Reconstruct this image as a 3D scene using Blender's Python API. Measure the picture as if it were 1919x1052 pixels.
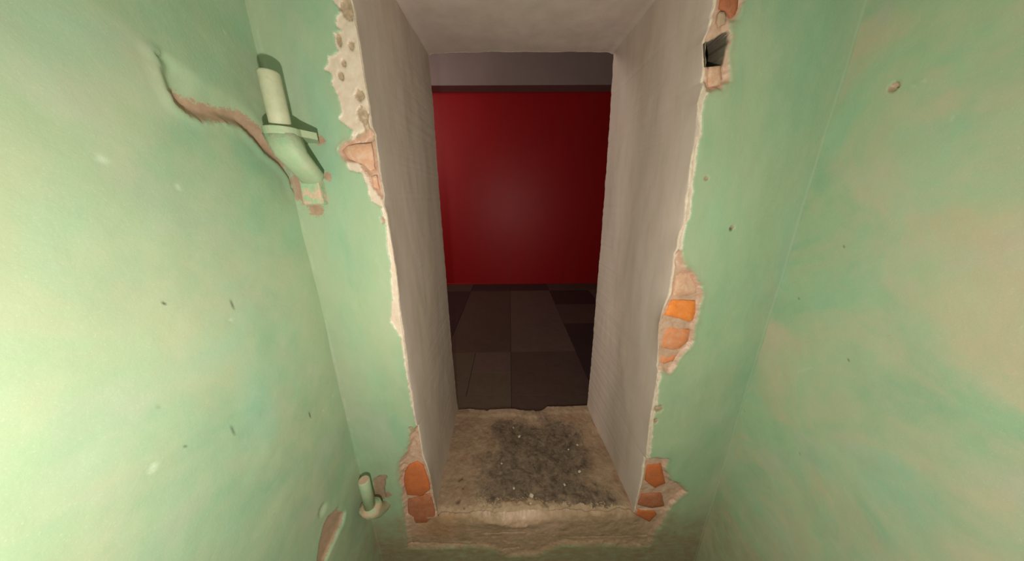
import bpy, bmesh, math, random
import numpy as np
from mathutils import Matrix, Vector

C = bpy.context.scene
for o in list(bpy.data.objects): bpy.data.objects.remove(o)

# ------------------------------------------------------------------ camera, world, lights, exposure
CAM_Z = 1.45
YAW, PITCH, ROLL, FPX = .0081, .299, -.0077, 495.8
sy, cy, sp, cp = math.sin(YAW), math.cos(YAW), math.sin(PITCH), math.cos(PITCH)
F_ = np.array([sy*cp, cy*cp, -sp]); r0 = np.array([cy, -sy, 0.]); u0 = np.cross(r0, F_)
R_ = r0*math.cos(ROLL) + u0*math.sin(ROLL); U_ = -r0*math.sin(ROLL) + u0*math.cos(ROLL)
cam_d = bpy.data.cameras.new('camera'); cam = bpy.data.objects.new('camera', cam_d); C.collection.objects.link(cam)
cam.matrix_world = Matrix(((R_[0], U_[0], -F_[0], 0), (R_[1], U_[1], -F_[1], 0), (R_[2], U_[2], -F_[2], CAM_Z), (0, 0, 0, 1)))
cam_d.sensor_fit = 'HORIZONTAL'; cam_d.sensor_width = 36; cam_d.lens = FPX/1919*36
cam_d.clip_start = .01; C.camera = cam

w = bpy.data.worlds.new('world'); C.world = w; w.use_nodes = True
w.node_tree.nodes['Background'].inputs[0].default_value = (.8, .8, .8, 1)
w.node_tree.nodes['Background'].inputs[1].default_value = .02

def lamp(name, loc, aim, size, power, col):
    d = bpy.data.lights.new(name, 'AREA'); d.shape = 'DISK'; d.size = size; d.energy = power; d.color = col
    o = bpy.data.objects.new(name, d); C.collection.objects.link(o); o.location = loc
    o.rotation_euler = (Vector(aim)-Vector(loc)).to_track_quat('-Z', 'Y').to_euler(); return o
td = bpy.data.lights.new('torch_light', 'POINT'); td.shadow_soft_size = .011; td.energy = 22.5; td.color = (1, .92, .82)
TORCH = bpy.data.objects.new('torch_light', td); C.collection.objects.link(TORCH); TORCH.location = (-.05, -.02, 1.27)
ROOM_FILL = lamp('room_fill', (-2.5, 1.9, 2.6), (.3, 3.6, 1.3), .6, 27, (1, .88, .78))  # added unseen lamp, brightens the red wall beyond the opening
FILL = lamp('corridor_fill', (.15, -.95, 2.55), (.1, .3, 1.0), .5, 3, (1, .95, .88))  # added unseen fill lamp, softens the shading in the corridor
C.view_settings.view_transform = 'Standard'; C.view_settings.look = 'None'
C.view_settings.exposure = 0; C.view_settings.gamma = 1; C.view_settings.use_curve_mapping = False

# ------------------------------------------------------------------ measures
D, D2 = .66, 1.191            # front and rear face of the wall with the opening
XL, XR = -.508, .717          # side walls of the corridor
ZS = .345                     # sill
ZT = CAM_Z + .522             # soffit of the opening
ZC = 2.9
F2 = .29                      # floor of the next room
YR = 3.602                    # red wall

def at(px, py, ax, v):
    """point of the plane (axis ax = v) measured in the photograph at px, py"""
    d = F_ + R_*(px-959.5)/FPX - U_*(py-526)/FPX
    if ax == 2: v = v - CAM_Z
    p = d*(v/d[ax]); p[2] += CAM_Z
    return p
def fx(px, py, off=0.): p = at(px, py, 1, D+off); return (p[0], p[2])       # on the front wall: x, z
def lw(px, py): p = at(px, py, 0, XL); return (p[1], p[2])                   # on the left wall: y, z
def rw(px, py): p = at(px, py, 0, XR); return (p[1], p[2])

# ------------------------------------------------------------------ numpy noise and shapes
rng = np.random.RandomState(7); LAT = rng.rand(256, 256)
def vn(x, y):
    xi = np.floor(x).astype(int); yi = np.floor(y).astype(int); fx_, fy_ = x-xi, y-yi
    fx_ = fx_*fx_*(3-2*fx_); fy_ = fy_*fy_*(3-2*fy_)
    a = LAT[xi % 256, yi % 256]; b = LAT[(xi+1) % 256, yi % 256]; c = LAT[xi % 256, (yi+1) % 256]; d = LAT[(xi+1) % 256, (yi+1) % 256]
    return (a*(1-fx_)+b*fx_)*(1-fy_) + (c*(1-fx_)+d*fx_)*fy_
def fbm(x, y, s, o=4, seed=0):
    x = np.asarray(x, float)*s+seed*17.3; y = np.asarray(y, float)*s+seed*31.7; r = 0; a = .5; t = 0
    for _ in range(o):
        r = r + a*vn(x, y); t += a; a *= .5; x = x*2.03+5.1; y = y*2.03+9.7
    return r/t*2-1
def seg_dist(x, y, pts, closed=False):
    P = np.array(pts, float); n = len(P); best = np.full(x.shape, 1e9)
    for i in range(n if closed else n-1):
        a, b = P[i], P[(i+1) % n]; ab = b-a; L = ab@ab+1e-12
        t = np.clip(((x-a[0])*ab[0]+(y-a[1])*ab[1])/L, 0, 1)
        best = np.minimum(best, (x-a[0]-t*ab[0])**2+(y-a[1]-t*ab[1])**2)
    return np.sqrt(best)
def inside(x, y, pts):
    P = np.array(pts, float); n = len(P); r = np.zeros(x.shape, bool)
    for i in range(n):
        a, b = P[i], P[(i+1) % n]
        if a[1] == b[1]: continue
        r ^= ((a[1] > y) != (b[1] > y)) & (x < (b[0]-a[0])*(y-a[1])/(b[1]-a[1])+a[0])
    return r
def sdf(x, y, pts):                                  # negative inside
    d = seg_dist(x, y, pts, True); return np.where(inside(x, y, pts), -d, d)
def ss(t): t = np.clip(t, 0, 1); return t*t*(3-2*t)
def spans(*a):
    out = [np.array([a[0]])]
    for i in range(0, len(a)-2, 2):
        x0, st, x1 = a[i], a[i+1], a[i+2]; n = max(1, int(round((x1-x0)/st))); out.append(np.linspace(x0, x1, n+1)[1:])
    return np.concatenate(out)

# ------------------------------------------------------------------ mesh helpers
def link(name, me, mat=None, parent=None, smooth=False):
    o = bpy.data.objects.new(name, me); C.collection.objects.link(o)
    if mat: me.materials.append(mat)
    if parent: o.parent = parent
    if smooth:
        me.polygons.foreach_set('use_smooth', [True]*len(me.polygons))
    return o
def grids(name, parts, mat, parent=None, kind='structure', label=None):
    """parts: list of (P[n,m,3], {attr: [n,m]}) joined as one mesh"""
    V, Q, A, off = [], [], {}, 0
    keys = sorted({k for _, a in parts for k in a})
    for P, at_ in parts:
        n, m = P.shape[:2]; V.append(P.reshape(-1, 3)); idx = np.arange(n*m).reshape(n, m)+off; off += n*m
        Q.append(np.stack([idx[:-1, :-1], idx[:-1, 1:], idx[1:, 1:], idx[1:, :-1]], -1).reshape(-1, 4))
        for k in keys: A.setdefault(k, []).append(np.asarray(at_.get(k, np.zeros((n, m)))).reshape(-1))
    V = np.concatenate(V); Q = np.concatenate(Q); me = bpy.data.meshes.new(name)
    me.vertices.add(len(V)); me.vertices.foreach_set('co', V.astype(np.float32).ravel())
    me.loops.add(Q.size); me.loops.foreach_set('vertex_index', Q.astype(np.int32).ravel())
    me.polygons.add(len(Q)); me.polygons.foreach_set('loop_start', np.arange(0, Q.size, 4, dtype=np.int32))
    me.polygons.foreach_set('use_smooth', np.ones(len(Q), bool)); me.update(calc_edges=True)
    for k in keys:
        a = me.attributes.new(k, 'FLOAT', 'POINT'); a.data.foreach_set('value', np.concatenate(A[k]).astype(np.float32))
    o = link(name, me, mat, parent)
    if kind: o['kind'] = kind
    if label: o['label'] = label
    return o
def box(bm, x0, y0, z0, x1, y1, z1):
    g = bmesh.ops.create_cube(bm, size=1); bmesh.ops.scale(bm, vec=(x1-x0, y1-y0, z1-z0), verts=g['verts'])
    bmesh.ops.translate(bm, vec=((x0+x1)/2, (y0+y1)/2, (z0+z1)/2), verts=g['verts']); return g['verts']
def bobj(name, bm, mat, parent=None, kind=None, label=None, smooth=False):
    bmesh.ops.recalc_face_normals(bm, faces=bm.faces[:])
    me = bpy.data.meshes.new(name); bm.to_mesh(me); bm.free(); o = link(name, me, mat, parent, smooth)
    if kind: o['kind'] = kind
    if label: o['label'] = label
    return o
def bevel(bm, w_, seg=2): bmesh.ops.bevel(bm, geom=bm.edges[:], offset=w_, segments=seg, affect='EDGES', profile=.6)

# ------------------------------------------------------------------ materials
class NT:
    def __init__(s, name):
        s.m = bpy.data.materials.new(name); s.m.use_nodes = True; s.t = s.m.node_tree; s.b = s.t.nodes['Principled BSDF']
        s.co = s.t.nodes.new('ShaderNodeTexCoord').outputs['Object']
    def n(s, ty, **k):
        nd = s.t.nodes.new(ty)
        for a, v in k.items(): setattr(nd, a, v)
        return nd
    def l(s, a, b): s.t.links.new(a, b)
    def noise(s, scale, det=4, rough=.55, dist=0, vec=(1, 1, 1), lo=.3, hi=.7, off=(0, 0, 0)):
        mp = s.n('ShaderNodeMapping'); mp.inputs['Scale'].default_value = vec; mp.inputs['Location'].default_value = off; s.l(s.co, mp.inputs[0])
        nz = s.n('ShaderNodeTexNoise'); nz.inputs['Scale'].default_value = scale; nz.inputs['Detail'].default_value = det
        nz.inputs['Roughness'].default_value = rough; nz.inputs['Distortion'].default_value = dist; s.l(mp.outputs[0], nz.inputs['Vector'])
        return s.rng(nz.outputs['Fac'], lo, hi)
    def rng(s, x, lo, hi, a=0., b=1., smooth=False):
        mr = s.n('ShaderNodeMapRange'); mr.inputs[1].default_value = lo; mr.inputs[2].default_value = hi; mr.inputs[3].default_value = a; mr.inputs[4].default_value = b
        if smooth: mr.interpolation_type = 'SMOOTHSTEP'
        s.l(x, mr.inputs[0]); return mr.outputs[0]
    def attr(s, k): a = s.n('ShaderNodeAttribute', attribute_name=k); return a.outputs['Fac']
    def math(s, op, a, b):
        m = s.n('ShaderNodeMath', operation=op)
        for i, v in enumerate((a, b)):
            if isinstance(v, (int, float)): m.inputs[i].default_value = v
            else: s.l(v, m.inputs[i])
        return m.outputs[0]
    def mix(s, f, a, b):
        m = s.n('ShaderNodeMix', data_type='RGBA')
        if isinstance(f, (int, float)): m.inputs[0].default_value = f
        else: s.l(f, m.inputs[0])
        for i, v in ((6, a), (7, b)):
            if isinstance(v, tuple): m.inputs[i].default_value = (*v, 1)
            else: s.l(v, m.inputs[i])
        return m.outputs[2]
    def mask(s, k, scale=350, amt=.5):            # ragged edge of a baked mask (value .5 = border)
        nz = s.noise(scale, 3, .6, lo=.2, hi=.8); j = s.math('MULTIPLY', s.math('SUBTRACT', nz, .5), amt)
        return s.rng(s.math('ADD', s.attr(k), j), .42, .58)
    def out(s, col, rough=.7, bump=None, bs=.3, dist=.002, spec=.5, coat=0):
        s.l(col, s.b.inputs['Base Color']) if not isinstance(col, tuple) else setattr(s.b.inputs['Base Color'], 'default_value', (*col, 1))
        if isinstance(rough, (int, float)): s.b.inputs['Roughness'].default_value = rough
        else: s.l(rough, s.b.inputs['Roughness'])
        s.b.inputs['Specular IOR Level'].default_value = spec
        s.b.inputs['Coat Weight'].default_value = coat
        if bump is not None:
            bp = s.n('ShaderNodeBump'); bp.inputs['Strength'].default_value = bs; bp.inputs['Distance'].default_value = dist
            s.l(bump, bp.inputs['Height']); s.l(bp.outputs[0], s.b.inputs['Normal'])
        return s.m

GREEN = (.34, .475, .30); GREEN_D = (.24, .41, .265); GREEN_Y = (.42, .48, .31); BEIGE = (.48, .44, .30); TAN = (.46, .31, .22)
PLAS = (.72, .60, .50); PINK = (.60, .40, .31)
def green_paint(name, stain=.5, streak=(1, 1, 1)):
    s = NT(name)
    c = s.mix(s.noise(3.2, 5, .6, .6, streak, .35, .68), GREEN, GREEN_D)
    c = s.mix(s.math('MULTIPLY', s.noise(5.5, 5, .62, .5, streak, .42, .72, (3, 1, 7)), .75), c, GREEN_Y)
    c = s.mix(s.math('MULTIPLY', s.noise(4.3, 6, .65, .8, streak, .42, .66, (9, 4, 2)), stain), c, BEIGE)
    c = s.mix(s.math('MULTIPLY', s.noise(7, 3, .5, .3, streak, .55, .75, (6, 6, 1)), .35), c, (.50, .44, .40))
    c = s.mix(s.math('MULTIPLY', s.noise(6, 3, .5, .3, streak, .55, .75, (2, 6, 8)), .4), c, (.26, .50, .36))
    c = s.mix(s.math('MULTIPLY', s.noise(26, 5, .7, .3, streak, .5, .8, (1, 8, 2)), .28), c, (.44, .50, .36))
    c = s.mix(s.math('MULTIPLY', s.noise(420, 2, .5, 0, (1, 1, 1), .62, .8), .25), c, (.60, .72, .55))
    c = s.mix(s.math('MULTIPLY', s.attr('dirt_shade'), s.noise(30, 5, .65, .3, (1, 1, 1), .25, .7)), c, (.34, .27, .17))
    c = s.mix(s.mask('tan', 260, .5), c, s.mix(s.noise(70, 4, .6), TAN, (.36, .24, .16)))
    c = s.mix(s.math('MULTIPLY', s.mask('plaster', 420, .6), .95), c, s.mix(s.noise(60, 4, .6), PLAS, (.66, .50, .40)))
    c = s.mix(s.mask('chip', 500, .4), c, s.mix(s.noise(120, 3), (.50, .36, .25), (.30, .22, .15)))
    c = s.mix(s.mask('brickz', 300, .6), c, s.mix(s.noise(75, 5, .65), PINK, (.48, .29, .20)))
    c = s.mix(s.math('MULTIPLY', s.attr('rust'), s.noise(40, 4, .6, .3, (1, 1, 1), .1, .6)), c, (.50, .22, .11))
    c = s.mix(s.math('MULTIPLY', s.attr('grime'), s.noise(24, 5, .7, .4, (1, 1, 2.5), .2, .65)), c, (.27, .18, .10))
    c = s.mix(s.attr('mark_shade'), c, (.05, .055, .04))
    c = s.mix(s.attr('worn'), c, (.55, .66, .50))
    b = s.math('ADD', s.math('MULTIPLY', s.noise(55, 5, .6, .4, streak, 0, 1), .8), s.math('MULTIPLY', s.noise(260, 4, .6, 0, (1, 1, 1), 0, 1), .35))
    rz = s.noise(30, 4, .6, 0, (1, 1, 1), .3, .7)
    return s.out(c, s.rng(rz, 0, 1, .38, .54), b, .32, .002, .5)
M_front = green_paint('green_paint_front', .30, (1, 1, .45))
M_left = green_paint('green_paint_left', .35, (1, 1, 1))
M_right = green_paint('green_paint_right', 1.0, (1, 1, 1))

def plaster_mat(name):
    s = NT(name)
    c = s.mix(s.noise(4, 5, .6, .5, (1, 1, .3), .3, .7), (.55, .455, .40), (.62, .505, .455))
    c = s.mix(s.math('MULTIPLY', s.noise(16, 5, .65, .4, (1, 1, .22), .45, .75, (4, 2, 1)), .6), c, (.45, .39, .31))
    c = s.mix(s.math('MULTIPLY', s.noise(7, 4, .6, 0, (1, 1, .5), .5, .75, (1, 9, 1)), .35), c, (.56, .50, .48))
    c = s.mix(s.mask('rim', 380, .6), c, s.mix(s.noise(80, 3), (.78, .68, .55), (.66, .52, .42)))
    c = s.mix(s.mask('chip', 380, .6), c, (.84, .78, .66))
    b = s.math('ADD', s.noise(22, 4, .6, .6, (1, 1, .4), 0, 1), s.math('MULTIPLY', s.noise(300, 4, .6, 0, (1, 1, 1), 0, 1), .25))
    return s.out(c, .7, b, .35, .002, .3)
M_reveal = plaster_mat('bare_plaster')

def sill_mat():
    s = NT('stained_concrete')
    c = s.mix(s.noise(28, 6, .7, .5, lo=.32, hi=.68), (.44, .31, .21), (.30, .205, .13))
    c = s.mix(s.math('MULTIPLY', s.noise(18, 5, .65, .6, lo=.5, hi=.7, off=(4, 4, 0)), .3), c, (.24, .20, .11))
    c = s.mix(s.math('MULTIPLY', s.noise(14, 5, .65, .6, lo=.5, hi=.7, off=(1, 7, 0)), .5), c, (.28, .13, .08))
    d = s.math('MULTIPLY', s.rng(s.math('ADD', s.attr('stain'), s.math('MULTIPLY', s.math('SUBTRACT', s.noise(24, 6, .75, .8, lo=.1, hi=.9), .5), 1.5)), .25, .85), .92)
    c = s.mix(d, c, s.mix(s.noise(30, 7, .8, .6, lo=.38, hi=.66), (.07, .052, .040), (.28, .20, .14)))
    c = s.mix(s.math('MULTIPLY', s.noise(95, 5, .7, 0, lo=.62, hi=.74), .6), c, (.42, .33, .25))
    c = s.mix(s.mask('orange', 160, .7), c, s.mix(s.noise(60, 4), (.50, .20, .09), (.44, .25, .15)))
    c = s.mix(s.mask('lump', 160, .6), c, s.mix(s.noise(60, 4), (.50, .37, .25), (.40, .27, .18)))
    c = s.mix(s.attr('mark_shade'), c, (.05, .03, .02))
    b = s.math('ADD', s.noise(60, 6, .7, .4, lo=0, hi=1), s.math('MULTIPLY', s.noise(300, 4, .6, 0, lo=0, hi=1), .4))
    return s.out(c, .85, b, .9, .004, .25)
M_sill = sill_mat()

def brick_mat(name, a, b, dust, amt=.5):
    s = NT(name); c = s.mix(s.noise(60, 5, .65), a, b)
    c = s.mix(s.math('MULTIPLY', s.noise(45, 5, .7, .5, lo=.45, hi=.7, off=(5, 5, 5)), amt), c, dust)
    return s.out(c, .85, s.noise(220, 5, .65, lo=0, hi=1), .6, .002, .2)
M_brick = brick_mat('orange_brick', (.86, .27, .055), (.78, .22, .05), (.80, .42, .22), .35)
M_brick2 = brick_mat('faded_orange_brick', (.74, .24, .09), (.62, .26, .13), (.68, .42, .30), .6)
M_brickp = brick_mat('mortar_smeared_brick', (.66, .33, .20), (.60, .38, .28), (.74, .55, .43), .8)
M_brickd = brick_mat('dark_orange_brick', (.62, .17, .05), (.50, .13, .045), (.40, .16, .09), .5)
M_brickm = brick_mat('mortared_brick', (.50, .20, .10), (.44, .22, .13), (.46, .30, .20), .9)
M_brickb = brick_mat('brown_red_brick', (.46, .15, .07), (.36, .12, .06), (.44, .24, .16), .6)

def iron_mat():
    s = NT('painted_iron'); c = s.mix(s.noise(40, 4, .6), (.42, .46, .29), (.50, .52, .36))
    c = s.mix(s.math('MULTIPLY', s.noise(60, 5, .7, .4, lo=.55, hi=.7, off=(3, 2, 1)), .7), c, (.48, .40, .30))
    return s.out(c, .55, s.noise(140, 4, .6, lo=0, hi=1), .4, .002, .4)
M_iron = iron_mat()
s = NT('painted_iron_green'); M_iron_g = s.out(s.mix(s.noise(50, 5, .65), (.30, .46, .28), (.42, .45, .30)), .6, s.noise(120, 4, .6, lo=0, hi=1), .5, .002, .4)
s = NT('scraped_plaster_boss'); M_boss = s.out(s.mix(s.noise(70, 4, .6, lo=.45, hi=.6), (.34, .50, .31), (.62, .44, .33)), .8, s.noise(120, 4, .6, lo=0, hi=1), .8, .003, .3)
s = NT('tan_plaster'); M_tan = s.out(s.mix(s.noise(50, 4, .6), (.50, .33, .24), (.42, .30, .20)), .85, s.noise(120, 4, .6, lo=0, hi=1), .6, .003, .3)
s = NT('chipped_lug'); M_lug = s.out(s.mix(s.noise(38, 4, .6, lo=.45, hi=.6, off=(2, 0, 3)), (.50, .37, .25), (.32, .44, .28)), .8, s.noise(120, 4, .6, lo=0, hi=1), .6, .003, .3)
s = NT('white_crumb'); M_crumb = s.out(s.mix(s.noise(150, 4, .6), (.66, .58, .47), (.5, .42, .33)), .9, s.noise(300, 4, .6, lo=0, hi=1), .5, .001, .2)
s = NT('red_gloss_paint')
c = s.mix(s.noise(1.1, 4, .6, .4, (1, 1, .5), .3, .7), (.42, .004, .007), (.35, .006, .008))
c = s.mix(s.math('MULTIPLY', s.noise(3, 3, .5, 0, (1.6, 1, .35), .55, .75), .25), c, (.33, .03, .03))
M_red = s.out(c, .42, s.noise(9, 3, .5, .3, lo=0, hi=1), .12, .01, .5)
s = NT('grey_beam_paint'); M_beam = s.out(s.mix(s.noise(2.5, 4, .6), (.36, .275, .255), (.31, .23, .215)), .8, s.noise(30, 4, .6, lo=0, hi=1), .2, .003)
s = NT('ceiling_paint'); M_ceil = s.out(s.mix(s.noise(2.5, 4, .6), (.5, .5, .45), (.44, .45, .4)), .8)
s = NT('corridor_floor_cement'); M_floor = s.out(s.mix(s.noise(8, 6, .7), (.16, .14, .11), (.09, .08, .06)), .85, s.noise(60, 5, .6, lo=0, hi=1), .5, .004)
s = NT('grout'); M_grout = s.out((.05, .037, .03), .9)
def tile_mat(name, a, b):
    s = NT(name); c = s.mix(s.noise(5, 6, .7, .6), a, b); c = s.mix(s.math('MULTIPLY', s.noise(22, 5, .7, .3, lo=.5, hi=.75), .5), c, tuple(v*.5 for v in a))
    return s.out(c, .5, s.noise(14, 4, .6, lo=0, hi=1), .15, .006, .35)
TILES = [tile_mat('stone_tile_light', (.115, .078, .065), (.095, .067, .054)), tile_mat('stone_tile_mid', (.085, .058, .045), (.07, .046, .036)),
         tile_mat('stone_tile_dark', (.045, .030, .028), (.035, .024, .024)), tile_mat('stone_tile_olive', (.105, .08, .052), (.09, .066, .042))]

# ------------------------------------------------------------------ traces taken from the wall faces
EDGE_L = [(655, 0, 0), (668, 60, 0), (676, 120, 0), (688, 190, 0), (698, 262, .003), (706, 320, .005), (717, 385, .001), (723, 400, 0), (733, 460, 0),
          (743, 527, 0), (750, 600, 0), (757, 650, 0), (768, 740, 0), (779, 800, .0), (790, 860, .004), (806, 900, .008), (813, 940, .008), (821, 972, .006)]
EDGE_R = [(1347, 0, .006), (1335, 45, .01), (1325, 70, .01), (1323, 120, .01), (1321, 150, .01), (1312, 190, 0), (1311, 240, 0), (1300, 300, 0), (1295, 345, 0), (1287, 420, 0),
          (1275, 450, 0), (1268, 492, .006), (1256, 550, .016), (1241, 580, .018), (1232, 605, .018), (1233, 680, .014), (1233, 705, .003), (1228, 750, 0),
          (1219, 800, 0), (1213, 865, .004), (1205, 900, .01), (1195, 940, .01), (1186, 971, .008)]
def edge_fn(tr):
    pts = sorted([(lambda p: (p[1], p[0], e[2]))(fx(e[0], e[1], e[2])) for e in tr for e in [e]])
    z = [p[0] for p in pts]; x = [p[1] for p in pts]
    z = [z[0]-.05]+z+[ZC]; x = [x[0]]+x+[x[-1]+(x[-1]-x[-3])/(z[-2]-z[-4])*(0)]
    return lambda zz: np.interp(zz, z, x)
eL, eR = edge_fn(EDGE_L), edge_fn(EDGE_R)

def poly(*p): return [fx(*q) for q in p]
P_PLASTER = [poly((618, -60), (622, 0), (640, 20), (626, 30), (630, 48), (640, 58), (624, 60), (627, 80), (636, 96), (616, 104), (608, 130), (622, 140), (620, 160),
                  (632, 178), (641, 212), (632, 224), (660, 244), (656, 266), (640, 281), (645, 300), (652, 320), (676, 325), (692, 360), (694, 378), (716, 388),
                  (724, 430), (731, 500), (735, 572), (732, 603), (750, 632), (760, 700), (776, 780), (790, 800), (800, 700), (760, 400), (720, 100), (720, -60)),
             poly((1305, -60), (1345, -60), (1348, 10), (1339, 60), (1326, 120), (1330, 165), (1318, 195), (1316, 240), (1306, 290), (1300, 340), (1296, 400), (1285, 430), (1274, 500), (1230, 500), (1270, 200)),
             poly((1215, 690), (1240, 700), (1234, 730), (1233, 760), (1226, 780), (1222, 830), (1218, 868), (1195, 870))]
P_BRICK = [poly((638, 282), (648, 270), (672, 262), (690, 245), (715, 250), (725, 330), (718, 382), (698, 352), (686, 318), (668, 302), (648, 296)),
           poly((1275, 470), (1282, 505), (1300, 510), (1310, 530), (1313, 555), (1306, 600), (1297, 645), (1274, 672), (1256, 697), (1243, 692), (1232, 700), (1215, 690), (1215, 560), (1250, 500)),
           poly((1335, -60), (1380, -60), (1394, 0), (1385, 28), (1366, 40), (1364, 100), (1367, 150), (1354, 166), (1328, 168), (1322, 150), (1300, 120), (1310, 20)),
           poly((1190, 862), (1210, 866), (1225, 862), (1250, 862), (1244, 880), (1255, 901), (1274, 909), (1284, 924), (1260, 948), (1244, 974), (1226, 1000), (1217, 1022), (1180, 1024), (1150, 1020), (1150, 900)),
           poly((772, 812), (785, 800), (800, 850), (830, 900), (860, 960), (900, 985), (890, 1024), (766, 1026), (760, 960), (754, 930), (750, 890), (752, 868), (762, 850))]
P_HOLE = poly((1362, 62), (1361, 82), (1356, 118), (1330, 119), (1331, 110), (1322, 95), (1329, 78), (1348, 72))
P_SILLF = poly((880, 960), (885, 1024), (925, 1030), (955, 1042), (1010, 1040), (1050, 1022), (1160, 1020), (1222, 1014), (1222, 960))
CHIPS = [(650, 14, 9, 10), (656, 83, 4, 5), (633, 74, 3, 7), (671, 178, 6, 7), (677, 214, 7, 10), (684, 232, 4, 10), (688, 247, 5, 9), (677, 258, 11, 6), (636, 140, 4, 5), (641, 116, 3, 4),
         (716, 412, 3, 5), (770, 806, 4, 8), (757, 877, 5, 4), (758, 893, 5, 4), (1372, 427, 3, 3), (1235, 767, 7, 8), (1229, 790, 4, 6), (1325, 335, 3, 3)]
MARKS = [(672, 305, 2, 2), (1369, 430, 3, 4)]

ZSILL = ZS
def front_h(x, z):
    """relief and masks of the green wall; h > 0 stands towards the corridor"""
    sh = x.shape; a = {k: np.zeros(sh) for k in ('plaster', 'brickz', 'chip', 'tan', 'dirt_shade', 'mark_shade', 'worn')}
    h = fbm(x, z, 5, 3, 1)*.0035 + fbm(x, z*.6, 22, 3, 2)*.0012
    jag = fbm(x, z, 60, 4, 3)*.008+fbm(x, z, 24, 3, 13)*.006
    dp = np.min([sdf(x, z, p) for p in P_PLASTER], 0)+fbm(x, z, 75, 4, 3)*.004
    a['plaster'] = np.clip(.5-dp/.008, 0, 1)
    h = h - .003*ss(.5-dp/.003)*(1+.4*fbm(x, z, 90, 3, 4))
    db = np.min([sdf(x, z, p) for p in P_BRICK+[P_SILLF]], 0)+jag*.8
    dsill = sdf(x, z, P_SILLF)
    a['brickz'] = np.clip(.5-(db-.003)/.014, 0, 1)
    depth = np.where(z > ZS+.02, .012, .009)
    h = h - depth*ss(.5-db/np.where(z > ZS+.02, .015, .032))*(1+.25*fbm(x, z, 45, 4, 5))
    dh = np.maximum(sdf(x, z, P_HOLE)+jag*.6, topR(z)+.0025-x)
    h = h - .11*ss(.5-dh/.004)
    a['mark_shade'] = np.maximum(a['mark_shade'], ss(.5-(dh-.005)/.003)*.9)  # shade inside the hole painted into the colour, rim included
    for px, py, rx, rz in CHIPS:
        c = fx(px, py); k = .00165
        d = np.sqrt(((x-c[0])/(rx*k))**2+((z-c[1])/(rz*k))**2)+fbm(x, z, 200, 3, int(px))*.35
        a['chip'] = np.maximum(a['chip'], np.clip(.5+(1-d)*.9, 0, 1)*(d < 1.6)); h = h - .003*ss((1.2-d)*3)
    a['dirt_shade'] = .8*ss(1-(db-.002)/np.where(z > ZS+.02, .018, .05))
    below = ss((ZS+.02-z)/.05)
    a['grime'] = np.clip(below*(.35+.5*ss((.30-z)/.12)) + .6*ss((ZS+.01-z)/.012)*ss((np.abs(x-.07)-.07)/.07)*a['brickz']*ss((x-eL(z)+.06)/.06)*ss((eR(z)+.06-x)/.06), 0, .9); a['rust'] = .9*ss(1-np.abs(x-fx(820, 990)[0])/.13)*ss((ZS+.01-z)/.02)*ss((z-ZS+.13)/.05)
    # bare tan chip right of the lower pin
    dt = sdf(x, z, poly((699, 899), (712, 893), (724, 893), (720, 915), (722, 930), (712, 940), (702, 950), (700, 925)))+jag*.5
    a['tan'] = np.maximum(a['tan'], np.clip(.5-dt/.01, 0, 1)); h = h - .007*ss(.5-dt/.006)
    for px, py, r_ in ((723, 928, 10), (600, 264, 7), (592, 392, 11), (560, 340, 14), (568, 362, 16), (612, 330, 6)):
        c = fx(px, py); d = np.hypot(x-c[0], z-c[1])/(r_*.0016)+fbm(x, z, 120, 3, px)*.5
        a['tan'] = np.maximum(a['tan'], np.clip(.5+(1-d)*.5, 0, 1)*(d < 2))
    # plaster lumps along the front of the sill
    t = np.clip(1-(ZSILL-z)/.035, 0, 1)*(z <= ZSILL+1e-6)*ss((x-eL(z)+.01)/.02)*ss((eR(z)+.01-x)/.02)
    h = h - .016*t*t*(1+.9*fbm(x, z*0, 26, 4, 79))
    c0 = fx(960, 990, -.01); d = np.sqrt(((x-c0[0])/.16)**2+((z-c0[1])/.045)**2)
    h = h + .012*ss(1.1-d)*(1+.6*fbm(x, z, 38, 4, 8))
    for (xa, ya), (xb, yb) in (((766, 1022), (890, 1024)), ((1060, 1012), (1215, 1010)), ((900, 1006), (985, 1003)), ((940, 1034), (972, 1032))):
        d = seg_dist(x, z, [fx(xa, ya), fx(xb, yb)])+np.abs(jag)*.6
        h = h - .003*ss(1-d/.007); a['mark_shade'] = np.maximum(a['mark_shade'], .3*ss(1-d/.006)*(fbm(x, z, 30, 3, 77) > -.2))
    a['dirt_shade'] = np.clip(a['dirt_shade'] + ss((ZS+.15-z)/.28)*.95 + .7*ss(1-np.abs(x-eL(z)+.02)/.09)*ss((ZS+.22-z)/.2), 0, 1)
    for px, py, rx, ry in MARKS:
        c = fx(px, py); d = np.hypot((x-c[0])/(rx*.0014), (z-c[1])/(ry*.0014)); a['mark_shade'] = np.maximum(a['mark_shade'], ss(1.4-d)*.7)
    a['worn'] = .30*ss(1-np.abs(x-XR+.004)/.004)+.18*ss(1-np.abs(x-XL-.006)/.005)*(fbm(x, z, 30, 3, 3) > -.1)
    return h, a

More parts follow.
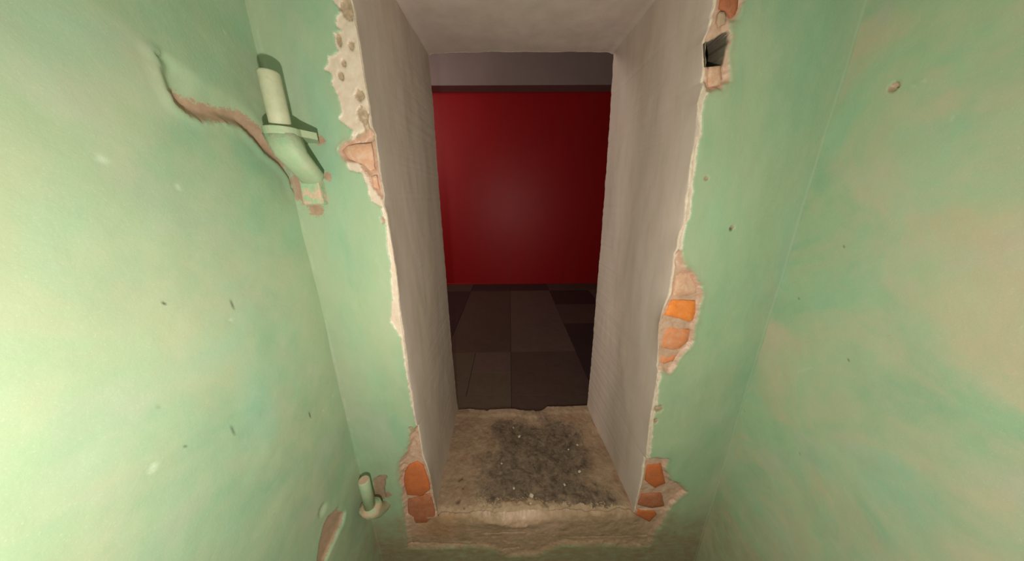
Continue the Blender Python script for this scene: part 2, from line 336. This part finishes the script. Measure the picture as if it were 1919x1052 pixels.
ZROWS = spans(0, .01, .06, .0025, ZS, .0025, 1.86, .02, ZT, .05, ZC)
def front_panel(xa, xb, ncol, rows):
    S = np.linspace(0, 1, ncol)[None, :]; Z = np.repeat(rows[:, None], ncol, 1)
    A = xa(rows)[:, None]; B = xb(rows)[:, None]; X = A+(B-A)*S
    h, a = front_h(X, Z); return np.stack([X, D-h, Z], -1), a
rl = ZROWS
topL = lambda z: np.where(z > ZT, eL(ZT)+0*z, eL(z)); topR = lambda z: np.where(z > ZT, eR(ZT)+0*z, eR(z))
mid_rows = ZROWS[ZROWS <= ZS+.0015]; ZSILL = mid_rows[-1]
top_rows = ZROWS[ZROWS >= ZT-1e-6]
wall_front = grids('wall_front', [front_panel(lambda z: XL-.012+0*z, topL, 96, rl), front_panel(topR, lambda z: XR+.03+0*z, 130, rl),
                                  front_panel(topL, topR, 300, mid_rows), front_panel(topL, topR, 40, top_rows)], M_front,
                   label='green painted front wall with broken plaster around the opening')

# ------------------------------------------------------------------ reveals, soffit, sill
BL = [at(803, 98, 1, D2), at(812, 200, 1, D2), at(823, 360, 1, D2), at(832, 470, 1, D2), at(840, 570, 1, D2), at(848, 670, 1, D2), at(856, 750, 1, D2), at(859, 768, 1, D2)]
BR = [at(1150, 98, 1, D2), at(1141, 250, 1, D2), at(1128, 430, 1, D2), at(1118, 550, 1, D2), at(1108, 680, 1, D2), at(1100, 764, 1, D2)]
def back_fn(B):
    z = [p[2] for p in B][::-1]; x = [p[0] for p in B][::-1]; return lambda zz: np.interp(zz, z, x)
bL, bR = back_fn(BL), back_fn(BR)
def reveal(name, e, b, sgn, seed, label):
    rows = ZROWS[(ZROWS >= ZS-.02) & (ZROWS <= ZT+1e-6)]
    sc = spans(0, .004, .10, .012, .92, .004, 1.0); Z = np.repeat(rows[:, None], len(sc), 1); S = np.repeat(sc[None, :], len(rows), 0)
    k_ = np.polyfit(rows[(rows > .4) & (rows < 1.8)], e(rows)[(rows > .4) & (rows < 1.8)], 1); xs = (k_[0]*rows+k_[1])[:, None]; xs = xs-sgn*.0
    x0 = e(rows)[:, None]; x1 = b(rows)[:, None]+(fbm(rows*0, rows, 60, 4, seed)*.0018)[:, None]
    h0, _ = front_h(x0, rows[:, None]); y0 = D-np.maximum(h0, -.022)
    ye = D2+(fbm(rows*0+3, rows, 45, 3, seed+1)*.003)[:, None]
    Y = y0+(ye-y0)*S; sm = D+0*y0; fd = np.exp(-np.clip(Y-y0, 0, 1)/.03); S2 = np.clip((Y-D)/(D2-D), 0, 1)
    X = (xs+(x1-xs)*S2)*(1-fd)+(x0+(x1-x0)*S)*fd
    w_ = np.sin(np.pi*np.clip(S*1.0, 0, 1))**.5
    X = X + sgn*w_*(fbm(Y, Z*.5, 6, 3, seed+2)*.0045+fbm(Y, Z*.4, 28, 3, seed+3)*.0006)
    # chamfered, crumbling arris
    t = (Y-y0); X = X - sgn*.004*ss(1-t/.008)*(1+fbm(Y, Z, 70, 3, seed+4)*.9)*ss(t/.0012)
    a = {'rim': np.clip(.5+(.006+.008*(fbm(Z*0, Z, 28, 4, seed+5)+.25)-t)/.007, 0, 1),
         'chip': np.clip(.5+(.0035*(fbm(Z*0+5, Z, 40, 4, seed+6))-.0008-(ye-Y))/.003, 0, 1)}
    return grids(name, [(np.stack([X, Y, Z], -1), a)], M_reveal, label=label)
reveal('trim_1', eL, bL, 1, 11, 'left grey plaster reveal of the opening')
reveal('trim_2', eR, bR, -1, 23, 'right grey plaster reveal of the opening')
# soffit
sx = np.linspace(-.02, 1.02, 120)[None, :]; sy_ = np.linspace(0, 1, 90)[:, None]
XA = eL(ZT)+(bL(ZT)-eL(ZT))*sy_; XB = eR(ZT)+(bR(ZT)-eR(ZT))*sy_
X = XA+(XB-XA)*sx; Y = D-.0+(D2-D)*sy_+0*sx; ef = np.minimum(sx, 1-sx)+0*sy_
Z = ZT+fbm(X, Y, 7, 3, 31)*.004-.006*ss(1-ef/.03)+fbm(X, Y*0+2, 40, 3, 5)*.0015*ss((sy_-.9)/.1)
grids('trim_3', [(np.stack([X, Y, Z], -1), {'chip': np.clip(.5-((1-sy_)*.53-.0015-.003*fbm(X, Y*0, 50, 3, 8))/.004, 0, 1)*.9})], M_reveal, label='grey plaster soffit of the opening')
# sill
BACK = [at(x, y, 2, ZS) for x, y in ((855, 770), (880, 769), (908, 770), (912, 772), (919, 769), (963, 768.5), (975, 771), (992, 772), (999, 770), (1004, 773), (1016, 771), (1025, 765), (1045, 764), (1070, 763), (1100, 762))]
sx = np.linspace(0, 1, 320)[None, :]; sc = spans(0, .006, 1.0)[:, None]
yb = np.interp(np.linspace(0, 1, 320), np.linspace(0, 1, 320), np.zeros(320))
xf = topL(np.array([ZSILL]))[0]+(topR(np.array([ZSILL]))[0]-topL(np.array([ZSILL]))[0])*sx
xb0, xb1 = bL(ZS)-.01, bR(ZS)+.01
xbk = xb0+(xb1-xb0)*sx
yback = np.interp(xbk, [p[0] for p in BACK], [p[1] for p in BACK])
hf, _ = front_h(xf, xf*0+ZSILL); yf = D-hf
X = xf+(xbk-xf)*sc; Y = yf+(yback-yf)*sc
X = X + (sx-.5)*.03*ss(sc/.05)*ss(1.02-sc)
base = fbm(X, Y, 14, 4, 41)*.005+fbm(X, Y, 70, 4, 42)*.002
edge = np.minimum((Y-yf)/.03, 1)
Z = ZSILL+base*ss(edge*1.0) - .004*ss(1-edge)*ss(edge*8)
c0 = at(965, 975, 2, ZS); d = np.sqrt(((X-c0[0]-.01)/.17)**2+((Y-yf-.0)/.045)**2)+fbm(X, Y, 40, 4, 44)*.45
Z = Z+.016*ss(1.15-d)*ss((Y-yf)/.008)
dr = np.abs(Y-(yback-.035-.01*fbm(X, Y*0, 12, 3, 9)))                       # slightly raised strip along the rear edge
Z = Z+.006*ss((Y-(yback-.05))/.02)
at_ = {'lump': np.maximum(np.clip(.5+(1-d)*.7, 0, 1), np.clip(1.1-(Y-yf)/.03+fbm(X, Y, 30, 4, 49)*.7, 0, 1))}
ST = [at(*p, 2, ZS)[:2] for p in ((925, 800), (1010, 785), (1085, 800), (1100, 850), (1120, 900), (1145, 950), (1130, 985), (1050, 985), (990, 965), (930, 975), (895, 960), (915, 900), (905, 850))]
at_['stain'] = np.clip(.5-(sdf(X, Y, ST)+fbm(X, Y, 11, 4, 46)*.09)/.14, 0, 1)
og = [at(*p, 2, ZS)[:2] for p in ((760, 960), (830, 965), (870, 975), (890, 1000), (760, 1010))]
at_['orange'] = np.maximum(np.clip(.5-sdf(X, Y, og)/.05, 0, 1)*.9, 0)
mk = np.zeros(X.shape)
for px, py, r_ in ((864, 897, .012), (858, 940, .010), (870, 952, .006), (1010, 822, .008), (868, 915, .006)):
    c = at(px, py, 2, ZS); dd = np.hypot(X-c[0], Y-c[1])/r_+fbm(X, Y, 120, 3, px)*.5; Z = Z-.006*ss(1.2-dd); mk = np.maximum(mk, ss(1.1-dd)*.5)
at_['mark_shade'] = mk
drop = np.array([.004, .03, .15])[:, None]
PX = np.stack([X, Y, Z], -1); last = PX[-1:]
rear = np.concatenate([last]+[np.stack([last[0, :, 0], last[0, :, 1]+.001+.004*fbm(last[0, :, 0], last[0, :, 0]*0+dz, 40, 3, 3), last[0, :, 2]-dz], -1)[None] for dz in (.004, .03, .09, .16)], 0)
sill = grids('sill', [(PX, at_), (rear, {})], M_sill, label='rough stained concrete sill of the opening'); sill.name = 'trim_4'

# ------------------------------------------------------------------ bricks laid bare
def brick(pts, mat, proud=.012, seed=1, label=None):
    """one rough brick: pts = outline on the wall, face proud behind the paint"""
    r = random.Random(seed); P = [fx(x, y, proud) for x, y in pts]
    right = sum(p[0] for p in P)/len(P) > .3
    if label != 'brick under tan mortar':
        P = [((max(p[0], float(eR(p[1]))+.005) if right else min(p[0], float(eL(p[1]))-.005)) if p[1] > ZS-.005 else p[0], p[1]) for p in P]
    Q = []
    for i in range(len(P)):
        a, b = P[i], P[(i+1) % len(P)]; n = 3
        for k in range(n): t = k/n; Q.append((a[0]+(b[0]-a[0])*t+r.uniform(-.0008, .0008), a[1]+(b[1]-a[1])*t+r.uniform(-.0008, .0008)))
    cx = sum(q[0] for q in Q)/len(Q); cz = sum(q[1] for q in Q)/len(Q); bm = bmesh.new(); rings = []
    for s_, y in ((.8, .016), (1, .0035), (.93, .0006), (.5, 0)):
        rings.append([bm.verts.new((cx+(q[0]-cx)*s_, D+proud+y+r.uniform(-.0004, .0004)*(s_ < 1), cz+(q[1]-cz)*s_)) for q in Q])
    for A, B in zip(rings, rings[1:]):
        for i in range(len(Q)): j = (i+1) % len(Q); bm.faces.new((A[i], A[j], B[j], B[i]))
    c = bm.verts.new((cx, D+proud, cz))
    for i in range(len(Q)): bm.faces.new((rings[-1][i], rings[-1][(i+1) % len(Q)], c))
    bm.faces.new(rings[0][::-1])
    return bobj('brick', bm, mat, wall_front, label=label, smooth=True)
# beside the right reveal, half way up
brick([(1262, 518), (1276, 511), (1298, 512), (1309, 526), (1312, 550), (1294, 554), (1262, 556), (1254, 552)], M_brickp, .008, 1, 'pinkish brick smeared with mortar')
brick([(1250, 565), (1262, 562), (1304, 564), (1305, 586), (1300, 602), (1292, 604), (1276, 599), (1244, 592)], M_brick, .006, 2, 'clean bright orange brick')
brick([(1246, 617), (1254, 613), (1294, 618), (1291, 640), (1276, 654), (1262, 658), (1240, 652)], M_brick2, .008, 3)
brick([(1238, 668), (1270, 666), (1262, 677), (1244, 683), (1236, 680)], M_brick2, .010, 4)
# left, beside the upper hinge
brick([(640, 282), (650, 273), (664, 269), (697, 268), (706, 302), (712, 318), (692, 322), (680, 308), (654, 299)], M_brickp, .006, 5, 'pinkish brick smeared with mortar')
brick([(694, 330), (716, 328), (722, 356), (700, 352)], M_brickp, .009, 6)
# left foot of the opening
brick([(766, 872), (782, 866), (796, 874), (806, 905), (805, 920), (790, 932), (762, 930), (756, 905), (758, 885)], M_brickd, .006, 7, 'dark orange brick')
brick([(764, 938), (805, 926), (813, 950), (816, 968), (800, 982), (764, 984)], M_brickb, .007, 8)
brick([(768, 992), (800, 988), (842, 993), (868, 990), (884, 996), (880, 1010), (850, 1016), (800, 1014), (770, 1018)], M_brickm, .009, 9)
# right foot of the opening
brick([(1205, 873), (1240, 871), (1243, 888), (1248, 908), (1228, 917), (1200, 902)], M_brickd, .007, 10)
brick([(1202, 928), (1240, 926), (1246, 950), (1222, 954), (1192, 948)], M_brickb, .007, 11)
brick([(1194, 956), (1226, 959), (1232, 966), (1218, 980), (1188, 966)], M_brickd, .007, 12)
# right, top: the broken course
brick([(1350, -20), (1386, -20), (1384, 22), (1372, 36), (1362, 20), (1348, 14)], M_brickb, .006, 14)
brick([(1347, 20), (1358, 20), (1362, 32), (1360, 44), (1348, 50), (1339, 40)], M_tan, .004, 15, 'loose piece of cream mortar')
brick([(1328, 124), (1352, 122), (1354, 150), (1350, 160), (1330, 162), (1323, 150)], M_brickp, .006, 16)

# ------------------------------------------------------------------ side walls
LOWER = [lw(*p) for p in ((287, 100), (300, 116), (299, 134), (311, 168), (325, 194), (345, 212), (376, 228), (400, 230), (415, 227), (448, 238), (470, 258), (491, 284), (520, 309), (538, 332), (548, 362))]
UPPER = [lw(*p) for p in ((560, 345), (540, 300), (505, 262), (495, 235), (470, 205), (430, 175), (380, 150), (350, 120), (310, 100))]
SCAR = [lw(*p) for p in ((634, 954), (646, 962), (644, 977), (626, 1017), (610, 1054), (597, 1054), (601, 1020), (609, 985), (617, 970))]
BAND = [lw(*p) for p in ((311, 168), (325, 194), (345, 212), (376, 228), (415, 227), (448, 238), (470, 258), (491, 284), (520, 309), (540, 335), (535, 300), (505, 268), (490, 240), (470, 222), (448, 208), (404, 198), (357, 185), (332, 166))]
def left_h(y, z):
    a = {k: np.zeros(y.shape) for k in ('tan', 'mark_shade', 'dirt_shade', 'worn', 'plaster', 'chip', 'brickz')}
    h = fbm(y, z, 4, 3, 51)*.004+fbm(y, z, 16, 3, 52)*.0012
    ins = inside(y, z, LOWER+UPPER); dl = seg_dist(y, z, LOWER); du = seg_dist(y, z, UPPER)
    h = h-ins*.013*ss(dl/.018)*ss(du/(dl+du+1e-6)*1.1)
    h = h+.003*ss(1-dl/.02)*(~ins)
    db = sdf(y, z, BAND)+fbm(y, z, 70, 3, 53)*.004; a['tan'] = np.clip(.5-db/.03, 0, 1)
    ds = sdf(y, z, SCAR)+fbm(y, z, 60, 3, 54)*.003; a['tan'] = np.maximum(a['tan'], np.clip(.5-ds/.012, 0, 1)); h = h-.012*ss(.5-ds/.01)
    c = lw(606, 955); d = np.hypot(y-c[0], z-c[1]); h = h-.008*ss(1-d/.02)*(1+fbm(y, z, 60, 3, 55))
    for px, py, ly, lz, v in ((434, 569, 1.6, 10, .75), (580, 778, 1.6, 8, .85), (436, 808, 1.8, 10, .6), (308, 568, 2.5, 2.5, .9), (378, 661, 1.6, 3, .4), (296, 762, 1.5, 3, .3), (345, 837, 1.5, 1.5, .6)):
        c = lw(px, py); d = np.hypot((y-c[0]+(z-c[1])*.05)/(ly*.0007), (z-c[1])/(lz*.0011)); a['mark_shade'] = np.maximum(a['mark_shade'], v*ss(1.5-d))
    for px, py, r_ in ((190, 300, 5), (334, 352, 4), (432, 600, 4), (425, 62, 3), (283, 878, 6), (616, 722, 2), (625, 742, 2), (606, 770, 2)):
        c = lw(px, py); d = np.hypot(y-c[0], z-c[1])/(r_*.0009)+fbm(y, z, 150, 3, px)*.5; a['worn'] = np.maximum(a['worn'], .5*ss(1.6-d)); h = h-.0012*ss(1.4-d)
    a['dirt_shade'] = .9*ss((.62-z)/.45)*ss((y-.35)/.3)  # shading of the low corner by the front wall, painted as browner colour
    return h, a
YL = spans(-1.2, .1, .0, .01, .14, .0035, .675); ZL = spans(0, .02, .30, .0045, 1.90, .03, ZC)
Y, Z = np.meshgrid(YL, ZL); h, a = left_h(Y, Z)
wave = .006*fbm(Z*0, Z, 3, 3, 58)*ss((Y-.4)/.26)
grids('wall_left', [(np.stack([XL+h+wave, Y, Z], -1)[:, ::-1], {k: v[:, ::-1] for k, v in a.items()})], M_left, label='pale green wall on the left with a gouge by the upper hinge')
def right_h(y, z):
    a = {k: np.zeros(y.shape) for k in ('tan', 'mark_shade', 'dirt_shade', 'worn', 'plaster', 'chip', 'brickz')}
    h = fbm(y, z, 4, 3, 61)*.004+fbm(y, z, 18, 3, 62)*.0012
    c = rw(1675, 163); d = np.hypot(y-c[0], z-c[1])/.0065+fbm(y, z, 150, 2, 3)*.2; h = h-.010*ss((1.15-d)*2); a['chip'] = np.clip(.5+(1.3-d)*.8, 0, 1)*(d < 2)
    a['mark_shade'] = np.maximum(a['mark_shade'], ss(.9-d)*.5)  # shade in the screw hole painted as dark colour
    c = rw(1665, 629); d = np.hypot((y-c[0])/.02, (z-c[1])/.006)+fbm(y, z, 90, 3, 4)*.5; a['tan'] = np.clip(.15+.34*(1-d), 0, .46)*(d < 1.2)
    for px, py in ((1590, 676), (1583, 462), (1395, 770), (1497, 560), (1500, 850)):
        c = rw(px, py); d = np.hypot(y-c[0], z-c[1])/.0018; a['mark_shade'] = np.maximum(a['mark_shade'], .7*ss(1.5-d))
    for p, q in (((1780, 225), (1794, 208)), ((1698, 170), (1735, 150)), ((1494, 698), (1520, 690))):
        d = seg_dist(y, z, [rw(*p), rw(*q)]); a['worn'] = np.maximum(a['worn'], .35*ss(1-d/.002))
    a['dirt_shade'] = .7*ss((.75-z)/.5)*ss((y-.25)/.3)  # corner shading painted in, browner towards the floor and front wall
    return h, a
lean = lambda z: -.056*np.clip((z-.45)/1.3, -.3, 1.2)+.03
YRW = spans(-1.2, .1, .1, .01, .20, .0035, .675); Y, Z = np.meshgrid(YRW, ZL); h, a = right_h(Y, Z)
grids('wall_right', [(np.stack([XR-h+.004*fbm(Z*0, Z, 4, 3, 68), Y, Z], -1), a)], M_right, label='green wall on the right with beige stains')

# ------------------------------------------------------------------ closing surfaces of the corridor
def struct(name, boxes, mat):
    bm = bmesh.new()
    for b in boxes: box(bm, *b)
    return bobj(name, bm, mat, kind='structure')
struct('floor', [(XL-.1, -1.25, -.1, XR+.1, D+.02, 0)], M_floor)
struct('ceiling', [(XL-.1, -1.25, ZC, XR+.1, D+.02, ZC+.1)], M_ceil)
struct('wall_back', [(XL-.1, -1.35, 0, XR+.1, -1.2, ZC)], M_ceil)

# ------------------------------------------------------------------ next room
RX0, RX1, RY0, RZ1 = -3.2, 3.0, D2-.004, 2.95
gx0, gx1 = bL(1.0)-.035, bR(1.0)+.035
struct('wall_near', [(RX0, D2-.10, F2-.3, gx0, RY0, RZ1), (gx1, D2-.10, F2-.3, RX1, RY0, RZ1), (gx0, D2-.10, ZT+.01, gx1, RY0, RZ1), (gx0, D2-.10, F2-.3, gx1, RY0-.03, ZS-.04)], M_beam)
wr = struct('wall_far', [(RX0, YR, F2-.3, RX1, YR+.15, RZ1)], M_red); wr['label'] = 'glossy red painted wall of the next room'
struct('wall_far_left', [(RX0-.15, RY0-.1, F2-.3, RX0, YR+.15, RZ1)], M_beam)
struct('wall_far_right', [(RX1, RY0-.1, F2-.3, RX1+.15, YR+.15, RZ1)], M_beam)
struct('ceiling_far', [(RX0-.15, RY0-.1, RZ1, RX1+.15, YR+.15, RZ1+.1)], M_beam)
bm = bmesh.new(); box(bm, RX0, 3.40, CAM_Z+1.192, RX1, YR+.002, RZ1+.01); bevel(bm, .008, 2)
bobj('trim_5', bm, M_beam, kind='structure', label='grey beam above the red wall')
bm = bmesh.new(); box(bm, RX0, YR-.008, F2-.005, RX1, YR+.01, F2+.018); bevel(bm, .003, 1)
bobj('baseboard_far', bm, M_red, kind='structure')
fl = struct('floor_far', [(RX0, RY0-.1, F2-.3, RX1, YR+.1, F2-.012)], M_grout); fl['label'] = 'dark stone tile floor of the next room'
TX, TY = .517, .487; x0t, y0t = .003-TX*5, 1.842-TY*2
rt = random.Random(5); tmesh = {}
TONE = {(5, 2): 0, (5, 3): 0, (4, 3): 1, (4, 4): 1, (5, 4): 0, (4, 2): 1, (6, 3): 1, (6, 4): 2, (6, 2): 2, (5, 5): 2, (4, 5): 2, (6, 5): 1, (3, 4): 2, (5, 1): 1, (5, 0): 1, (4, 0): 3, (6, 1): 2, (3, 3): 2}
def tile(xa, ya, sx_, sy_, mi):
    key = (round(sx_, 3), round(sy_, 3), mi)
    if key not in tmesh:
        bm = bmesh.new(); box(bm, 0, 0, -.014, sx_-.0025, sy_-.0025, 0); bevel(bm, .0008, 1)
        bmesh.ops.recalc_face_normals(bm, faces=bm.faces[:]); me = bpy.data.meshes.new('tile'); bm.to_mesh(me); bm.free(); me.materials.append(TILES[mi]); tmesh[key] = me
    o = bpy.data.objects.new('tile', tmesh[key]); C.collection.objects.link(o); o.parent = fl
    o.location = (xa, ya, F2+rt.uniform(-.001, .001))
for i in range(1, 10):
    for j in range(-1, 6):
        xa, ya = x0t+i*TX, y0t+j*TY
        if ya < RY0: continue
        if ya+TY > YR+.02:
            if YR-ya > .03: tile(xa, ya, TX, YR-ya, TONE.get((i, j), rt.choice((0, 1, 1, 2))))
            continue
        if (i, j) == (4, 1):      # cut into smaller pieces beside the opening
            tile(xa, ya, TX*.46, TY, 3); tile(xa+TX*.46, ya+TY*.45, TX*.54, TY*.55, 0); tile(xa+TX*.46, ya, TX*.54, TY*.45, 3); continue
        tile(xa, ya, TX, TY, TONE.get((i, j), rt.choice((0, 1, 1, 2))))
for i in range(1, 10): tile(x0t+i*TX, RY0+.002, TX, y0t+TY-RY0-.002, 3 if i == 4 else 1)

# ------------------------------------------------------------------ hinge pintles left on the wall
def lathe(bm, cx, cy_, prof, seg=28, jit=0, r=random.Random(2)):
    rings = []
    for z, rad in prof: rings.append([bm.verts.new((cx+math.cos(2*math.pi*k/seg)*rad*(1+r.uniform(-jit, jit)), cy_+math.sin(2*math.pi*k/seg)*rad*(1+r.uniform(-jit, jit)), z)) for k in range(seg)])
    for A, B in zip(rings, rings[1:]):
        for k in range(seg): bm.faces.new((A[k], A[(k+1) % seg], B[(k+1) % seg], B[k]))
    bm.faces.new(rings[0][::-1]); bm.faces.new(rings[-1])
def prism(bm, pts, z0, z1):
    a = [bm.verts.new((x, y, z0)) for x, y in pts]; b = [bm.verts.new((x, y, z1)) for x, y in pts]; n = len(pts)
    bm.faces.new(a[::-1]); bm.faces.new(b)
    for i in range(n): bm.faces.new((a[i], a[(i+1) % n], b[(i+1) % n], b[i]))
def loft(bm, secs):
    """secs: list of rings (lists of points with equal count)"""
    R = [[bm.verts.new(p) for p in s_] for s_ in secs]; n = len(R[0])
    for A, B in zip(R, R[1:]):
        for k in range(n): bm.faces.new((A[k], A[(k+1) % n], B[(k+1) % n], B[k]))
    bm.faces.new(R[0][::-1]); bm.faces.new(R[-1])
def ring(c, rx, ry, u=(1, 0, 0), v=(0, 1, 0), n=16, sq=2.6, jit=0, r=random.Random(4)):
    out = []
    for k in range(n):
        t = 2*math.pi*k/n; a = math.copysign(abs(math.cos(t))**(2/sq), math.cos(t)); b = math.copysign(abs(math.sin(t))**(2/sq), math.sin(t))
        j = 1+r.uniform(-jit, jit); out.append(tuple(c[i]+u[i]*rx*a*j+v[i]*ry*b*j for i in range(3)))
    return out
PY = .592
p_top = at(505, 134, 1, PY); p_bot = at(525, 241, 1, PY); PX_ = (p_top[0]+p_bot[0])/2; zt_, zb_ = p_top[2], p_bot[2]; pr = .0178
def root(name, loc, label, cat, group=None):
    o = bpy.data.objects.new(name, None); C.collection.objects.link(o); o.location = loc; o.empty_display_size = .03
    o['label'] = label; o['category'] = cat
    if group: o['group'] = group
    return o
def shift(o, r): 
    for v in o.data.vertices: v.co -= r.location
    return o
h1 = root('hinge_pintle', (PX_, D, zb_), 'long upright hinge pin on braced bracket, high on the left of the opening', 'hinge', 'iron hinge pintles left in the wall')
bm = bmesh.new(); lathe(bm, PX_, PY, [(zb_-.004, pr*.98), (zb_+.03, pr), (zt_-.004, pr), (zt_-.001, pr*.95), (zt_, pr*.86)], 32, .012); shift(bobj('pin', bm, M_iron, h1, smooth=True), h1)
# flat eye and arm running into the wall
wa = fx(594, 264); er = .031
pts = [(PX_+er*math.cos(t), PY+er*math.sin(t)*.95) for t in [math.radians(d) for d in range(100, 381, 14)]]
pts += [(PX_+.045, PY+.035), (wa[0]+.004, D-.004), (wa[0]+.004, D+.03), (PX_-.0, D+.03)]
bm = bmesh.new(); prism(bm, pts, zb_-.014, zb_); bevel(bm, .0022, 2); shift(bobj('arm', bm, M_iron_g, h1, smooth=False), h1)
# collar under the eye, then the brace leaning back to the wall
bk = fx(588, 336); c1 = (PX_, PY, zb_-.012); c2 = (PX_+.004, PY+.004, zb_-.045); c3 = (PX_+.016, PY+.03, zb_-.085); c4 = (bk[0]-.002, D-.002, bk[1]-.004); c5 = (bk[0], D+.02, bk[1]-.02)
bm = bmesh.new()
loft(bm, [ring(c1, .031, .027, jit=.03), ring(c2, .029, .021, v=(0, .9, .3), jit=.03), ring(c3, .026, .016, v=(0, .85, .5), jit=.04), ring(c4, .024, .014, v=(0, .7, .7), jit=.04), ring(c5, .022, .014, v=(0, .7, .7))])
shift(bobj('brace', bm, M_iron_g, h1, smooth=True), h1)
a0 = fx(562, 338, -.018); a1 = fx(607, 384, -.018)
bm = bmesh.new(); vs = box(bm, a0[0]-.002, D-.020, a1[1], a1[0], D+.03, a0[1]+.004); bevel(bm, .004, 2)
rr = random.Random(8)
for v in bm.verts: v.co += Vector((rr.uniform(-.0015, .0015), rr.uniform(-.0015, .0015), rr.uniform(-.0015, .0015)))
shift(bobj('mortar_block', bm, M_boss, h1, label='scraped square block of mortar and paint'), h1)
# lower pintle
q_top = at(683, 900, 1, .600); q_bot = at(692, 950, 1, .600); QX = (q_top[0]+q_bot[0])/2
h2 = root('hinge_pintle', (QX, D, q_bot[2]), 'short round hinge pin stub at the lower left corner, beside the sill', 'hinge', 'iron hinge pintles left in the wall')
bm = bmesh.new(); lathe(bm, QX, .600, [(q_bot[2]-.01, .0165), (q_top[2]-.003, .0160), (q_top[2], .0142)], 28, .015); shift(bobj('pin', bm, M_iron_g, h2, smooth=True), h2)
bm = bmesh.new(); lathe(bm, QX, .600, [(q_top[2]-.0005, .0145), (q_top[2]+.0015, .0135)], 24, .02); shift(bobj('pin_top', bm, M_tan, h2, label='bare tan end of the pin'), h2)
bm = bmesh.new(); zq = q_bot[2]; bq = fx(705, 968)
loft(bm, [ring((QX, .600, zq+.004), .030, .027, jit=.05), ring((QX+.002, .603, zq-.022), .029, .027, jit=.06), ring((QX+.004, .625, zq-.055), .024, .022, v=(0, .85, .4), jit=.06),
          ring((QX+.008, D-.004, zq-.085), .019, .016, v=(0, .8, .5), jit=.05), ring((QX+.010, D+.02, zq-.09), .017, .014, v=(0, .8, .5))])
shift(bobj('bracket', bm, M_lug, h2, smooth=True, label='tan lug with chipped green paint'), h2)

# ------------------------------------------------------------------ crumbs on the sill
dg = bpy.context.evaluated_depsgraph_get()
CR = [(962, 802, .004), (973, 818, .007), (1082, 835, .0055), (1065, 844, .004), (1086, 885, .006), (996, 930, .008), (963, 916, .005), (1058, 909, .005), (994, 945, .004), (940, 870, .004)]
cproto = None
for i, (px, py, r_) in enumerate(CR):
    p = at(px, py, 2, ZS); k = np.argmin((PX[..., 0]-p[0])**2+(PX[..., 1]-p[1])**2); q = PX.reshape(-1, 3)[k]
    bm = bmesh.new(); bmesh.ops.create_icosphere(bm, subdivisions=2, radius=r_); r = random.Random(i)
    for v in bm.verts: v.co = Vector((v.co.x*1.1, v.co.y*.9, v.co.z*.45))*(1+r.uniform(-.22, .22))
    o = bobj('plaster_crumb', bm, M_crumb); o.location = (p[0], p[1], q[2]+r_*.3); o.rotation_euler = (0, 0, r.uniform(0, 6))
    o['label'] = {(996, 930): 'largest pale plaster crumb, on the stained sill near its front middle', (973, 818): 'large pale plaster crumb near the rear edge of the sill, left of centre',
                  (1086, 885): 'pale plaster crumb on the sill beside the right reveal, half way to the rear', (1082, 835): 'pale plaster crumb at the rear right of the dark stain on the sill'}.get((px, py), 'tiny pale plaster crumb lying on the dark stained sill')
    o['category'] = 'crumb'; o['group'] = 'plaster crumbs on the sill'
